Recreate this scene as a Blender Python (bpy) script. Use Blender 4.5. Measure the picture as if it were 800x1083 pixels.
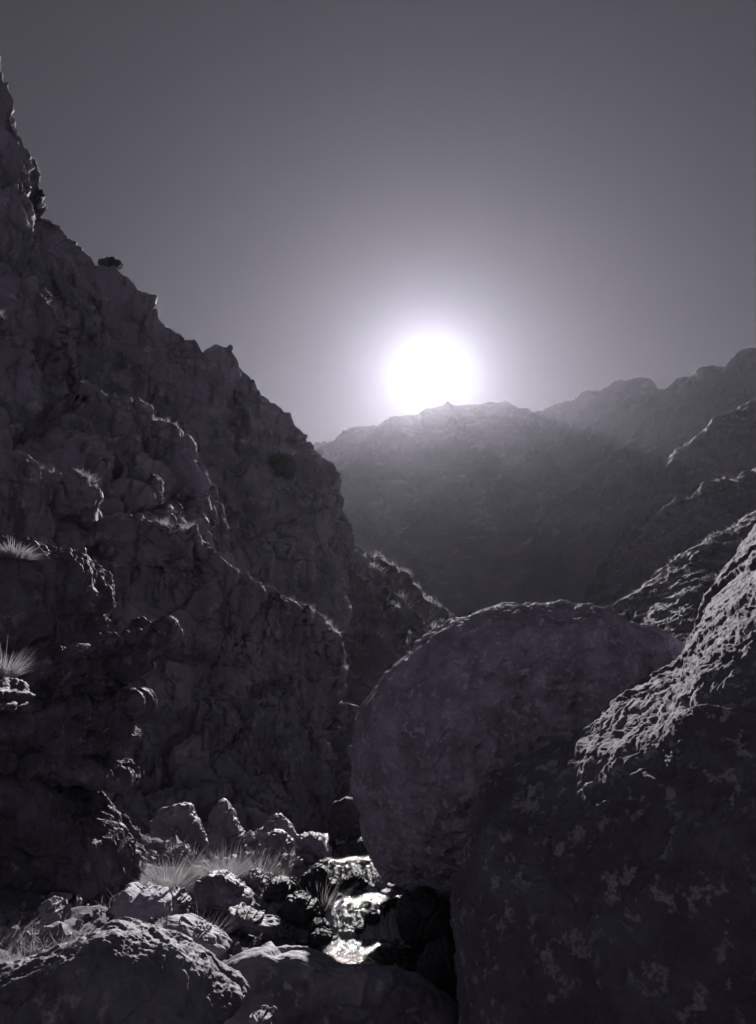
import bpy, bmesh, math, random
import numpy as np
from mathutils import Vector

F = np.float32
random.seed(5)
scene = bpy.context.scene
for o in list(bpy.data.objects):
    bpy.data.objects.remove(o)
COL = scene.collection

# ------------------------------------------------------------------ camera
CAMZ, PITCH, FPX = 3.4, math.radians(15.0), 813.0
cp, sp = math.cos(PITCH), math.sin(PITCH)


def ray(px, py):
    r = (px - 400.0) / FPX
    u = -(py - 541.5) / FPX
    return np.array([r, cp - sp * u, sp + cp * u])


def at(px, py, D):
    """point on the sight line of a photo pixel at ground distance D"""
    d = ray(px, py)
    return np.array([0, 0, CAMZ]) + d * (D / d[1])


def proj(P):
    x = P[:, 0]; y = P[:, 1]; z = P[:, 2] - CAMZ
    f = y * cp + z * sp
    u = -y * sp + z * cp
    f = np.maximum(f, 0.05)
    return 400 + FPX * x / f, 541.5 - FPX * u / f


cam = bpy.data.cameras.new('camera')
cam.sensor_fit = 'VERTICAL'
cam.angle = 2 * math.atan(541.5 / FPX)
cam.clip_start = 0.05
cam.clip_end = 20000
camo = bpy.data.objects.new('camera', cam)
COL.objects.link(camo)
camo.location = (0, 0, CAMZ)
camo.rotation_euler = (math.radians(90) + PITCH, 0, 0)
scene.camera = camo

# ------------------------------------------------------------------ noise
_rng = np.random.default_rng(11)
_PERM = _rng.permutation(256).astype(np.int32)
_PERM = np.concatenate([_PERM, _PERM, _PERM])
_G = _rng.normal(size=(256, 3)).astype(F)
_G /= np.linalg.norm(_G, axis=1)[:, None]
_R = _rng.random((256, 4)).astype(F)


def perlin(P):
    Pi = np.floor(P)
    f = (P - Pi).astype(F)
    I = Pi.astype(np.int32) & 255
    w = f * f * f * (f * (f * 6 - 15) + 10)
    X, Y, Z = I[:, 0], I[:, 1], I[:, 2]
    out = 0
    hx = (_PERM[X], _PERM[(X + 1) & 255])
    for a in (0, 1):
        wa = w[:, 0] if a else 1 - w[:, 0]
        for b in (0, 1):
            wb = w[:, 1] if b else 1 - w[:, 1]
            hy = _PERM[hx[a] + ((Y + b) & 255)]
            for c in (0, 1):
                wc = w[:, 2] if c else 1 - w[:, 2]
                g = _G[_PERM[hy + ((Z + c) & 255)]]
                out = out + wa * wb * wc * (g[:, 0] * (f[:, 0] - a) + g[:, 1] * (f[:, 1] - b) + g[:, 2] * (f[:, 2] - c))
    return out * 1.5


def fbm(P, octs=4, gain=0.5, lac=2.03):
    a, s = 1.0, 0
    P = P.astype(F)
    for _ in range(octs):
        s = s + a * perlin(P)
        P = P * lac + 17.3
        a *= gain
    return s


def ridged(P, octs=4, gain=0.5):
    a, s = 1.0, 0
    P = P.astype(F)
    for _ in range(octs):
        s = s + a * (1 - 2 * np.abs(perlin(P)))
        P = P * 2.1 + 31.7
        a *= gain
    return s


def worley(P):
    """F1, F2, four random numbers of the cell, vector from its seed"""
    P = P.astype(F)
    Pi = np.floor(P)
    f = P - Pi
    I = Pi.astype(np.int32)
    n = len(P)
    d1 = np.full(n, 9, F); d2 = np.full(n, 9, F)
    cid = np.zeros(n, np.int32)
    vec = np.zeros((n, 3), F)
    for a in (-1, 0, 1):
        ha = _PERM[(I[:, 0] + a) & 255]
        for b in (-1, 0, 1):
            hb = _PERM[ha + ((I[:, 1] + b) & 255)]
            for c in (-1, 0, 1):
                h = _PERM[hb + ((I[:, 2] + c) & 255)]
                r = _R[h]
                v = f - (r[:, :3] * 0.9 + 0.05) - np.array([a, b, c], F)
                d = np.einsum('ij,ij->i', v, v)
                m = d < d1
                d2 = np.where(m, d1, np.minimum(d2, d))
                d1 = np.where(m, d, d1)
                cid = np.where(m, h, cid)
                vec[m] = v[m]
    return np.sqrt(d1), np.sqrt(d2), _R[(cid * 7 + 13) & 255], vec


def sstep(a, b, x):
    t = np.clip((x - a) / (b - a), 0, 1)
    return t * t * (3 - 2 * t)


def rot_to(v):
    """orthonormal frame whose first axis is v"""
    v = np.array(v, float); v /= np.linalg.norm(v)
    a = np.array([0, 0, 1.0]) if abs(v[2]) < 0.9 else np.array([1.0, 0, 0])
    b = np.cross(a, v); b /= np.linalg.norm(b)
    return np.stack([v, b, np.cross(v, b)])


def rock_disp(P, seed=0, warp=None, blocks=(), rough=None, ridge=None, groove=None, terrace=None, pits=None, spall=None, soft=0.16, mod=None):
    """height along the normal, metres. blocks: (scale, amp, crack, stretch xyz)"""
    off = np.array([seed * 13.7, seed * 7.1 + 3, seed * 3.3 - 5], F)
    Q = P.astype(F) + off
    if warp:
        s, a = warp
        W = np.stack([fbm(Q / s + k * 19.1, 3) for k in range(3)], 1)
        Qw = Q + a * W
    else:
        Qw = Q
    d = np.zeros(len(P), F)
    for blk in blocks:
        s, amp, crack = blk[:3]
        st = np.array(blk[3] if len(blk) > 3 else (1, 1, 1), F)
        f1, f2, r, v = worley(Qw / (s * st))
        e = f2 - f1
        m = sstep(0.0, soft, e)
        tilt = (v * (r[:, 1:4] - 0.5)).sum(1) * 3.2
        d += amp * m * ((r[:, 0] - 0.5) * 1.1 + tilt)
        if crack:
            d -= crack * (1 - sstep(0.0, 0.09, e))
    if terrace:
        s, amp, dirn = terrace
        q = (Qw @ np.array(dirn, F)) / s + 0.35 * fbm(Q / (s * 2.5) + 5, 3)
        t = q - np.floor(q)
        prof = np.where(t < 0.82, t / 0.82, (1 - t) / 0.18)
        k = 0.5 + 0.9 * fbm(Q / (s * 3) + 41, 2)
        d += amp * (0.35 - prof * np.clip(k, 0.1, 1.2))
    if ridge:
        s, amp, octs = ridge
        d += amp * (ridged(Qw / s + 7, octs) - 0.8)
    if rough:
        s, amp, octs = rough
        d += amp * fbm(Q / s, octs, 0.55)
    if groove:
        s, stretch, amp, dirn = groove
        M = rot_to(dirn).astype(F)
        L = Qw @ M.T
        L = L / np.array([s * stretch, s, s], F)
        d += amp * (ridged(L, 3, 0.55) - 0.7)
    if pits:
        s, amp, thr = pits
        f1, f2, r, v = worley(Qw / s)
        d -= amp * (1 - sstep(0.15, 0.42, f1)) * (r[:, 0] > thr)
    if spall:
        s, amp = spall
        n = fbm(Q / s + 77, 4)
        d += amp * (sstep(-0.03, 0.03, n) - 0.5)
    if mod:
        d *= 0.15 + 1.35 * sstep(-0.15, 0.45, fbm(Q / mod + 60, 3))
    return d


# ------------------------------------------------------------------ meshes
def mesh_obj(name, V, faces, mat=None, loc=(0, 0, 0), parent=None, smooth=True, attrs=None):
    V = np.asarray(V, F) - np.array(loc, F)
    faces = np.asarray(faces, np.int32)
    k = faces.shape[1]
    me = bpy.data.meshes.new(name)
    me.vertices.add(len(V)); me.vertices.foreach_set('co', V.ravel())
    me.loops.add(faces.size); me.loops.foreach_set('vertex_index', faces.ravel())
    me.polygons.add(len(faces))
    me.polygons.foreach_set('loop_start', np.arange(0, faces.size, k, dtype=np.int32))
    me.update(calc_edges=True)
    me.polygons.foreach_set('use_smooth', np.full(len(faces), smooth))
    for an, av in (attrs or {}).items():
        a = me.attributes.new(an, 'FLOAT', 'POINT')
        a.data.foreach_set('value', np.asarray(av, F))
    if mat:
        me.materials.append(mat)
    o = bpy.data.objects.new(name, me)
    COL.objects.link(o)
    o.location = loc
    if parent:
        o.parent = parent
    return o


def tag(o, label=None, cat=None, group=None, kind=None):
    if label: o['label'] = label
    if cat: o['category'] = cat
    if group: o['group'] = group
    if kind: o['kind'] = kind
    return o


def catmull(A, n):
    """resample A along axis 0 to n samples"""
    A = np.asarray(A, float)
    m = len(A)
    t = np.linspace(0, m - 1, n)
    i = np.minimum(t.astype(int), m - 2)
    f = (t - i)[(...,) + (None,) * (A.ndim - 1)]
    p0 = A[np.maximum(i - 1, 0)]; p1 = A[i]; p2 = A[i + 1]; p3 = A[np.minimum(i + 2, m - 1)]
    return 0.5 * (2 * p1 + (p2 - p0) * f + (2 * p0 - 5 * p1 + 4 * p2 - p3) * f ** 2 + (3 * p1 - p0 - 3 * p2 + p3) * f ** 3)


def grid_faces(nr, nc):
    i = np.arange(nr * nc).reshape(nr, nc)
    return np.stack([i[:-1, :-1], i[1:, :-1], i[1:, 1:], i[:-1, 1:]], -1).reshape(-1, 4)


def grid_normals(G):
    du = np.gradient(G, axis=1); dv = np.gradient(G, axis=0)
    n = np.cross(dv, du)
    return n / np.maximum(np.linalg.norm(n, axis=2, keepdims=True), 1e-9)


def sheet(name, rows, nr, nc, mat, disp, flip=1, fine=None):
    """loft of control rows (each a list of 3-D points), displaced along its normal"""
    C = np.array(rows, float)
    G = catmull(C, nr)
    G = np.swapaxes(catmull(np.swapaxes(G, 0, 1), nc), 0, 1)
    N = grid_normals(G) * flip
    d = rock_disp(G.reshape(-1, 3), **disp).reshape(nr, nc, 1)
    G = G + N * d
    if fine:
        N = grid_normals(G) * flip
        G = G + N * rock_disp(G.reshape(-1, 3), **fine).reshape(nr, nc, 1)
    o = mesh_obj(name, G.reshape(-1, 3), grid_faces(nr, nc), mat)
    tag(o, kind='structure')
    return o, G, grid_normals(G) * flip


_ICO = {}


def ico(level):
    if level not in _ICO:
        bm = bmesh.new()
        bmesh.ops.create_icosphere(bm, subdivisions=level, radius=1)
        me = bpy.data.meshes.new('tmp'); bm.to_mesh(me); bm.free()
        V = np.zeros(len(me.vertices) * 3, F); me.vertices.foreach_get('co', V)
        T = np.zeros(len(me.polygons) * 3, np.int32); me.loops.foreach_get('vertex_index', T)
        bpy.data.meshes.remove(me)
        V = V.reshape(-1, 3)
        # turn the poles away from the viewing axis
        V = V @ rot_to((0.3, 0.5, 0.81)).astype(F)
        _ICO[level] = (V, T.reshape(-1, 3))
    return _ICO[level]


def tri_normals(V, T):
    a, b, c = V[T[:, 0]], V[T[:, 1]], V[T[:, 2]]
    fn = np.cross(b - a, c - a)
    n = np.zeros_like(V)
    for k in range(3):
        for j in range(3):
            n[:, j] += np.bincount(T[:, k], fn[:, j], len(V))
    return n / np.maximum(np.linalg.norm(n, axis=1, keepdims=True), 1e-12)


NB = 360


def boulder(name, label, outline, D, T, mat, level=6, lean=(0, 0), pw=1.0, disp=None, fine=None, group=None,
            smooth=9, cat='boulder', kind=None, center=None):
    """rock whose silhouette follows a photo outline and which is T deep before and behind its middle plane"""
    out = np.array(outline, float)
    c = np.array(center, float) if center else out.mean(0)
    # dense outline, radius per angle, in pixels
    seg = []
    for a, b in zip(out, np.roll(out, -1, 0)):
        seg.append(a + (b - a) * np.linspace(0, 1, 80, endpoint=False)[:, None])
    seg = np.concatenate(seg)
    th = np.arctan2(-(seg[:, 1] - c[1]), seg[:, 0] - c[0])
    rr = np.hypot(seg[:, 0] - c[0], seg[:, 1] - c[1])
    bins = np.linspace(-np.pi, np.pi, NB, endpoint=False)
    o = np.argsort(th)
    target = np.interp(bins, th[o], rr[o], period=2 * np.pi)
    ker = np.hanning(smooth + 2)[1:-1]; ker /= ker.sum()

    def sm(x):
        p = len(ker)
        return np.convolve(np.concatenate([x[-p:], x, x[:p]]), ker, 'same')[p:-p]
    target = sm(target)
    C = at(c[0], c[1], D)
    R = target * D / FPX / (cp - sp * (-(c[1] - 541.5) / FPX)) * 1.0

    def build(R, V):
        rho = np.hypot(V[:, 0], V[:, 2])
        a = np.arctan2(V[:, 2], V[:, 0])
        r = np.interp(a, bins, R, period=2 * np.pi) * rho ** pw
        y = T * np.sign(V[:, 1]) * np.abs(V[:, 1]) ** pw
        x = r * np.cos(a); z = r * np.sin(a)
        y = y + lean[0] * x + lean[1] * z
        return C + np.stack([x, y, z], 1)
    Vc, _ = ico(6)
    for _ in range(4):
        P = build(R, Vc)
        u, v = proj(P)
        a = np.arctan2(-(v - c[1]), u - c[0]); q = np.hypot(u - c[0], v - c[1])
        b = ((a + np.pi) / (2 * np.pi) * 120).astype(int) % 120
        mx = np.zeros(120); np.maximum.at(mx, b, q)
        mx = np.interp(bins, -np.pi + (np.arange(120) + 0.5) * 2 * np.pi / 120, mx, period=2 * np.pi)
        R = sm(R * np.clip(target / np.maximum(mx, 1), 0.6, 1.6) ** 0.9)
    V, Tt = ico(level)
    P = build(R, V)
    for dd in (disp, fine):
        if dd:
            n = tri_normals(P, Tt)
            P = P + n * rock_disp(P, **dd)[:, None]
    base = (C[0], C[1], float(P[:, 2].min()))
    ob = mesh_obj(name, P, Tt, mat, loc=base)
    boulder.last = P
    if kind:
        tag(ob, kind=kind)
    else:
        tag(ob, label, cat, group)
    return ob


# ------------------------------------------------------------------ materials
class NT:
    def __init__(self, mat):
        mat.use_nodes = True
        self.t = mat.node_tree
        self.t.nodes.clear()

    def n(self, typ, **kw):
        nd = self.t.nodes.new(typ)
        ins = kw.pop('ins', {})
        for k, v in kw.items():
            setattr(nd, k, v)
        for k, v in ins.items():
            if isinstance(v, bpy.types.NodeSocket):
                self.t.links.new(v, nd.inputs[k])
            else:
                nd.inputs[k].default_value = v
        return nd

    def noise(self, vec, scale, detail=6, rough=0.6, dist=0.0):
        return self.n('ShaderNodeTexNoise', ins={'Vector': vec, 'Scale': scale, 'Detail': detail, 'Roughness': rough,
                                                 'Distortion': dist}).outputs['Fac']

    def ramp(self, fac, a, b, c0=0.0, c1=1.0):
        return self.n('ShaderNodeMapRange', interpolation_type='SMOOTHSTEP',
                      ins={'Value': fac, 'From Min': a, 'From Max': b, 'To Min': c0, 'To Max': c1}).outputs[0]

    def mix(self, fac, a, b):
        nd = self.n('ShaderNodeMix', data_type='RGBA')
        for sock, v in ((nd.inputs[0], fac), (nd.inputs[6], a), (nd.inputs[7], b)):
            if isinstance(v, bpy.types.NodeSocket):
                self.t.links.new(v, sock)
            else:
                sock.default_value = v if not isinstance(v, tuple) or len(v) == 4 else (*v, 1)
        return nd.outputs[2]

    def math(self, op, a, b=0.0):
        nd = self.n('ShaderNodeMath', operation=op)
        for i, v in enumerate((a, b)):
            if isinstance(v, bpy.types.NodeSocket):
                self.t.links.new(v, nd.inputs[i])
            else:
                nd.inputs[i].default_value = v
        return nd.outputs[0]


def tint(v):
    return (v * 1.0, v * 0.94, v * 1.15)


def rock_mat(name, dark, mid, pale, scale=1.0, lichen=0.5, bump=0.03, rough=0.75, stain=0.0):
    """weathered rock; scale = size in metres of the larger stains"""
    m = bpy.data.materials.new(name)
    T = NT(m)
    vec = T.n('ShaderNodeTexCoord').outputs['Object']
    big = T.noise(vec, 0.8 / scale, 5, 0.6, 0.4)
    med = T.noise(vec, 4.0 / scale, 8, 0.65, 0.2)
    fin = T.noise(vec, 22.0 / scale, 8, 0.7)
    col = T.mix(T.ramp(big, 0.35, 0.68), tint(dark), tint(mid))
    # pale crust in clusters of blotches
    a = T.ramp(med, 0.53, 0.60)
    b = T.ramp(T.noise(vec, 1.3 / scale, 4, 0.55, 0.6), 0.56 - 0.18 * lichen, 0.70 - 0.18 * lichen)
    c = T.ramp(fin, 0.36, 0.50)
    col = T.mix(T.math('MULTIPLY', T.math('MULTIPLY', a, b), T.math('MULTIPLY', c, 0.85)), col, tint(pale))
    if stain:
        # dark streaks of run-off
        mp = T.n('ShaderNodeMapping', ins={'Vector': vec, 'Scale': (1.6 / scale, 1.6 / scale, 0.13 / scale)}).outputs[0]
        st = T.noise(mp, 2.2, 6, 0.65, 0.3)
        col = T.mix(T.math('MULTIPLY', T.ramp(st, 0.50, 0.64), stain), col, tint(dark * 0.4))
        col = T.mix(T.math('MULTIPLY', T.ramp(st, 0.42, 0.32), stain * 0.4), col, tint(pale))
    # small dark pores
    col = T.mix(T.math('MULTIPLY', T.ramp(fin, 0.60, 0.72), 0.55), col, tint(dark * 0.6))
    h = T.math('ADD', T.math('MULTIPLY', med, 1.2), T.math('MULTIPLY', fin, 0.55))
    h = T.math('ADD', h, T.math('MULTIPLY', T.noise(vec, 90.0 / scale, 4, 0.7), 0.2))
    bp = T.n('ShaderNodeBump', ins={'Strength': 0.9, 'Distance': bump * scale, 'Height': h})
    bs = T.n('ShaderNodeBsdfPrincipled', ins={'Base Color': col, 'Roughness': rough, 'Normal': bp.outputs[0], 'Specular IOR Level': 0.22})
    o = T.n('ShaderNodeOutputMaterial')
    T.t.links.new(bs.outputs[0], o.inputs[0])
    return m


def leaf_mat(name, c, trans=0.5):
    m = bpy.data.materials.new(name)
    T = NT(m)
    vec = T.n('ShaderNodeTexCoord').outputs['Object']
    col = T.mix(T.noise(vec, 3.0, 3), (c * 0.65, c * 0.62, c * 0.66), (c * 1.3, c * 1.25, c * 1.3))
    d = T.n('ShaderNodeBsdfDiffuse', ins={'Color': col})
    t = T.n('ShaderNodeBsdfTranslucent', ins={'Color': col})
    g = T.n('ShaderNodeBsdfGlossy', ins={'Color': (0.5, 0.5, 0.5, 1), 'Roughness': 0.45})
    mx = T.n('ShaderNodeMixShader', ins={0: trans, 1: d.outputs[0], 2: t.outputs[0]})
    m2 = T.n('ShaderNodeMixShader', ins={0: 0.06, 1: mx.outputs[0], 2: g.outputs[0]})
    o = T.n('ShaderNodeOutputMaterial')
    T.t.links.new(m2.outputs[0], o.inputs[0])
    return m


def water_mat():
    m = bpy.data.materials.new('stream_water')
    T = NT(m)
    vec = T.n('ShaderNodeTexCoord').outputs['Object']
    foam = T.n('ShaderNodeAttribute', attribute_name='foam').outputs['Fac']
    fl = T.n('ShaderNodeMapping', ins={'Vector': vec, 'Scale': (1.0, 0.4, 0.5)}).outputs[0]
    br = T.noise(fl, 24.0, 6, 0.65, 0.4)
    f = T.ramp(T.math('ADD', foam, T.math('MULTIPLY', T.math('SUBTRACT', br, 0.5), 1.6)), 0.38, 0.72)
    bp = T.n('ShaderNodeBump', ins={'Strength': 0.9, 'Distance': 0.026, 'Height': T.noise(fl, 22.0, 4, 0.6, 1.0)})
    w = T.n('ShaderNodeBsdfPrincipled', ins={'Base Color': (0.02, 0.02, 0.024, 1), 'Roughness': 0.06, 'IOR': 1.33,
                                             'Normal': bp.outputs[0]})
    fo = T.n('ShaderNodeBsdfPrincipled', ins={'Base Color': (0.7, 0.7, 0.72, 1), 'Roughness': 0.5, 'Specular IOR Level': 0.3, 'Normal': bp.outputs[0]})
    tr = T.n('ShaderNodeBsdfTranslucent', ins={'Color': (0.7, 0.7, 0.72, 1)})
    fm = T.n('ShaderNodeMixShader', ins={0: 0.55, 1: fo.outputs[0], 2: tr.outputs[0]})
    mx = T.n('ShaderNodeMixShader', ins={0: f, 1: w.outputs[0], 2: fm.outputs[0]})
    o = T.n('ShaderNodeOutputMaterial')
    T.t.links.new(mx.outputs[0], o.inputs[0])
    return m


M_FAR = rock_mat('far_mountain_rock', 0.16, 0.22, 0.28, 60.0, 0.6, 0.01, 0.9)
M_SPUR = rock_mat('spur_rock', 0.08, 0.14, 0.22, 12.0, 0.6, 0.03, 0.85)
M_CLIFF = rock_mat('cliff_rock', 0.16, 0.27, 0.38, 4.0, 0.45, 0.04, 0.8, 0.7)
M_BUTT = rock_mat('buttress_rock', 0.13, 0.21, 0.32, 1.8, 0.35, 0.04, 0.8, 0.75)
M_CRAG = rock_mat('outcrop_rock', 0.09, 0.17, 0.34, 0.8, 0.4, 0.04, 0.65, 0.5)
M_BIG = rock_mat('boulder_rock', 0.22, 0.38, 0.54, 0.4, 0.9, 0.07, 0.85, 0.12)
M_LICH = rock_mat('lichen_boulder_rock', 0.10, 0.16, 0.36, 0.6, 0.85, 0.016, 0.95)
M_FG = rock_mat('pitted_boulder_rock', 0.12, 0.26, 0.44, 0.45, 0.5, 0.03, 0.7)
M_ROCK = rock_mat('stream_rock', 0.12, 0.22, 0.38, 0.35, 0.5, 0.03, 0.65)
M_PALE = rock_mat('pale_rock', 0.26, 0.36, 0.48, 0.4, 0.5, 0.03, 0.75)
M_WET_DARK = rock_mat('wet_and_darkened_rock', 0.035, 0.055, 0.09, 0.35, 0.3, 0.03, 0.7)  # wet and dark stones; also puts shade into the upright gap rock
M_BOUNCE_SLOPE = rock_mat('bounce_slope_rock', 0.10, 0.15, 0.21, 6.0, 0.5, 0.03, 0.9)
M_GROUND = rock_mat('ground_soil', 0.10, 0.16, 0.24, 1.2, 0.5, 0.03, 0.9)
M_GRASS = leaf_mat('dry_grass', 0.36, 0.5)
M_LEAF = leaf_mat('shrub_leaf', 0.12, 0.4)
M_STEM = rock_mat('shrub_stem', 0.05, 0.08, 0.10, 0.2, 0.2, 0.02, 0.9)
M_WATER = water_mat()

# ------------------------------------------------------------------ light
SUN = ray(455, 396); SUN = SUN / np.linalg.norm(SUN)
s_el = math.asin(SUN[2]); s_az = math.atan2(SUN[0], SUN[1])
lamp = bpy.data.lights.new('sun', 'SUN')
lamp.energy = 5.0
lamp.angle = math.radians(0.53)
lamp.color = (1.0, 0.965, 0.95)
lo = bpy.data.objects.new('sun', lamp)
COL.objects.link(lo)
lo.rotation_euler = Vector(SUN).to_track_quat('Z', 'Y').to_euler()
lo.location = (0, 0, 60)

world = bpy.data.worlds.new('World')
scene.world = world
world.use_nodes = True


class NW(NT):
    def __init__(self, w):
        self.t = w.node_tree
        self.t.nodes.clear()


W = NW(world)
sky = W.n('ShaderNodeTexSky')
sky.sky_type = 'NISHITA'
sky.sun_disc = False
sky.sun_elevation = s_el
sky.sun_rotation = s_az
sky.altitude = 1500
sky.air_density = 1.0
sky.dust_density = 0.3
bw = W.n('ShaderNodeRGBToBW', ins={0: sky.outputs[0]}).outputs[0]
# the bare sun with its aureole: a function of the angle to the sun only
tc = W.n('ShaderNodeTexCoord').outputs['Generated']
nm = W.n('ShaderNodeVectorMath', operation='NORMALIZE', ins={0: tc}).outputs[0]
dt = W.n('ShaderNodeVectorMath', operation='DOT_PRODUCT', ins={0: nm, 1: tuple(SUN)}).outputs['Value']
ang = W.math('ARCCOSINE', W.math('MINIMUM', dt, 0.9999999))
disc = W.math('MULTIPLY', W.ramp(ang, math.radians(0.6), math.radians(2.7), 1, 0), 40.0)
aur = W.math('MULTIPLY', W.math('EXPONENT', W.math('MULTIPLY', ang, -1 / math.radians(1.75))), 18.0)
aur2 = W.math('MULTIPLY', W.math('EXPONENT', W.math('MULTIPLY', ang, -1 / math.radians(5.0))), 0.6)
tot = W.math('ADD', W.math('MULTIPLY', W.math('POWER', bw, 0.4), 0.37), W.math('ADD', disc, W.math('ADD', aur, aur2)))
colr = W.n('ShaderNodeVectorMath', operation='SCALE', ins={0: (0.98, 0.955, 1.2), 'Scale': tot}).outputs[0]
bg = W.n('ShaderNodeBackground', ins={'Color': colr, 'Strength': 0.05})
wo = W.n('ShaderNodeOutputWorld')
W.t.links.new(bg.outputs[0], wo.inputs[0])

scene.view_settings.view_transform = 'Standard'
scene.view_settings.look = 'None'
scene.view_settings.exposure = 0.8
scene.view_settings.gamma = 1.0
scene.view_settings.use_curve_mapping = False
scene.cycles.use_denoising = True
scene.cycles.max_bounces = 6
scene.cycles.diffuse_bounces = 3
scene.cycles.volume_bounces = 0
scene.cycles.use_adaptive_sampling = True
scene.cycles.adaptive_threshold = 0.02

# haze in the whole valley
HZ = ((-900, 900), (-200, 1130), (-40, 450))
bm = bmesh.new()
bmesh.ops.create_cube(bm, size=1)
for v in bm.verts:
    v.co = [(a + b) / 2 + c * (b - a) for c, (a, b) in zip(v.co, HZ)]
me = bpy.data.meshes.new('haze'); bm.to_mesh(me); bm.free()
mh = bpy.data.materials.new('valley_haze')
T = NT(mh)
pv = T.n('ShaderNodeVolumePrincipled', ins={'Color': (0.86, 0.845, 1.0, 1), 'Density': 0.000025, 'Anisotropy': 0.70})
pv2 = T.n('ShaderNodeVolumePrincipled', ins={'Color': (0.9, 0.88, 1.0, 1), 'Density': 0.000005, 'Anisotropy': 0.9})
add = T.n('ShaderNodeAddShader', ins={0: pv.outputs[0], 1: pv2.outputs[0]})
oo = T.n('ShaderNodeOutputMaterial')
T.t.links.new(add.outputs[0], oo.inputs['Volume'])
me.materials.append(mh)
hz = bpy.data.objects.new('haze', me)
COL.objects.link(hz)
tag(hz, kind='stuff')

# ------------------------------------------------------------------ far mountain
def column_rows(cols, back, nmid=5, sag=0.0):
    """cols: (px, py_top, D_top, py_bottom, D_bottom). back = metres of body behind the crest."""
    top = np.array([at(c[0], c[1], c[2]) for c in cols])
    bot = np.array([at(c[5] if len(c) > 5 else c[0], c[3], c[4]) for c in cols])
    rows = [top + np.array(back) * 1.0, top + np.array(back) * 0.35 + np.array([0, 0, abs(back[2]) * 0.18])]
    for k in range(nmid + 1):
        t = k / nmid
        p = top + (bot - top) * t
        p[:, 1] += sag * math.sin(math.pi * t)
        rows.append(p)
    return rows


cols = [(-150, 395, 900, 745, 560), (0, 400, 900, 745, 560), (150, 425, 900, 745, 560), (280, 468, 905, 745, 560), (340, 471, 905, 745, 560), (362, 460, 905, 745, 560),
        (378, 449, 910, 745, 560), (395, 447, 915, 745, 555), (420, 441, 920, 745, 550), (450, 438, 925, 745, 545), (485, 436, 930, 745, 540),
        (510, 430, 930, 745, 530), (540, 426, 930, 745, 520), (562, 429, 928, 745, 510), (580, 430, 925, 745, 500),
        (605, 421, 880, 745, 480), (640, 418, 820, 745, 450), (665, 413, 770, 745, 430), (700, 411, 700, 745, 400), (718, 396, 670, 745, 390), (750, 391, 620, 745, 370),
        (766, 394, 600, 745, 360), (785, 388, 580, 745, 350), (800, 377, 560, 745, 340), (860, 350, 520, 745, 310), (1000, 330, 480, 745, 280), (1250, 320, 450, 745, 240)]
sheet('far_mountain', column_rows(cols, (20, 160, -200), 5, 25), 330, 760, M_FAR,
      dict(seed=1, warp=(80, 20), ridge=(150, 12, 6), rough=(16, 2.0, 5), terrace=(30, 2.5, (-0.4, 0.1, 0.9)), groove=(60, 5, 5, (0.75, 0.3, 0.6))))

# right-hand spurs, from far to near
cols = [(560, 668, 330, 700, 300), (620, 640, 335, 720, 260), (650, 585, 340, 720, 250), (690, 520, 345, 720, 250), (728, 466, 350, 720, 250), (765, 443, 350, 720, 250),
        (800, 424, 345, 720, 250), (860, 395, 340, 720, 250), (960, 350, 335, 720, 250), (1200, 310, 330, 720, 250)]
_, G_1, N_1 = sheet('mountain_spur', column_rows(cols, (60, 90, -80), 4), 220, 420, M_SPUR,
      dict(seed=2, warp=(30, 8), blocks=((26, 2.2, 0.5, (1, 1, 1.6)),), ridge=(34, 3.2, 6), rough=(8, 0.9, 5), terrace=(9, 1.3, (-0.42, 0.1, 0.9))))
cols = [(560, 680, 205, 720, 180), (610, 652, 207, 735, 165), (640, 622, 210, 735, 155), (662, 588, 213, 735, 150), (700, 546, 216, 735, 150), (750, 514, 220, 735, 150),
        (800, 496, 222, 735, 150), (870, 470, 222, 735, 150), (1100, 400, 220, 735, 150)]
_, G_2, N_2 = sheet('hill_spur', column_rows(cols, (50, 60, -40), 4), 220, 420, M_SPUR,
      dict(seed=3, warp=(18, 5), blocks=((13, 0.9, 0.2, (1.3, 1, 1)),), ridge=(20, 1.6, 5), rough=(4, 0.45, 5), terrace=(5, 0.7, (-0.45, 0.1, 0.9))))
cols = [(560, 705, 128, 740, 105), (600, 690, 130, 740, 100), (640, 657, 134, 740, 95), (680, 622, 138, 740, 92), (720, 590, 142, 740, 90), (760, 566, 146, 740, 90),
        (800, 542, 148, 740, 90), (870, 505, 150, 740, 90), (1000, 430, 150, 740, 90)]
_, G_3, N_3 = sheet('rocky_slope', column_rows(cols, (30, 35, -22), 4), 220, 420, M_SPUR,
      dict(seed=4, warp=(9, 2.5), blocks=((6, 0.35, 0.1, (1.3, 1, 1)), (2.2, 0.14, 0.06)), ridge=(9, 0.6, 5), rough=(2, 0.22, 5), terrace=(2.6, 0.3, (-0.45, 0.1, 0.9))))

# ------------------------------------------------------------------ left cliffs, far to near
# slope at the mouth of the gorge
cols = [(330, 560, 118, 760, 70), (350, 566, 118, 765, 72), (368, 575, 120, 770, 74), (392, 590, 124, 770, 76), (412, 603, 128, 765, 80), (432, 618, 134, 755, 86),
        (452, 634, 140, 745, 92), (470, 646, 146, 735, 98), (486, 656, 150, 725, 104), (505, 672, 152, 715, 110), (560, 700, 155, 725, 112)]
_, G_SL, N_SL = sheet('hillside', column_rows(cols, (-10, 25, -20), 5), 300, 380, M_SPUR,
                      dict(seed=6, warp=(6, 1.5), blocks=((7, 1.2, 0.4, (1, 1, 1.4)), (2.5, 0.35, 0.15)), ridge=(8, 0.8, 4), rough=(1.5, 0.2, 4), terrace=(3.0, 1.0, (0.45, 0.0, 0.9))))
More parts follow.
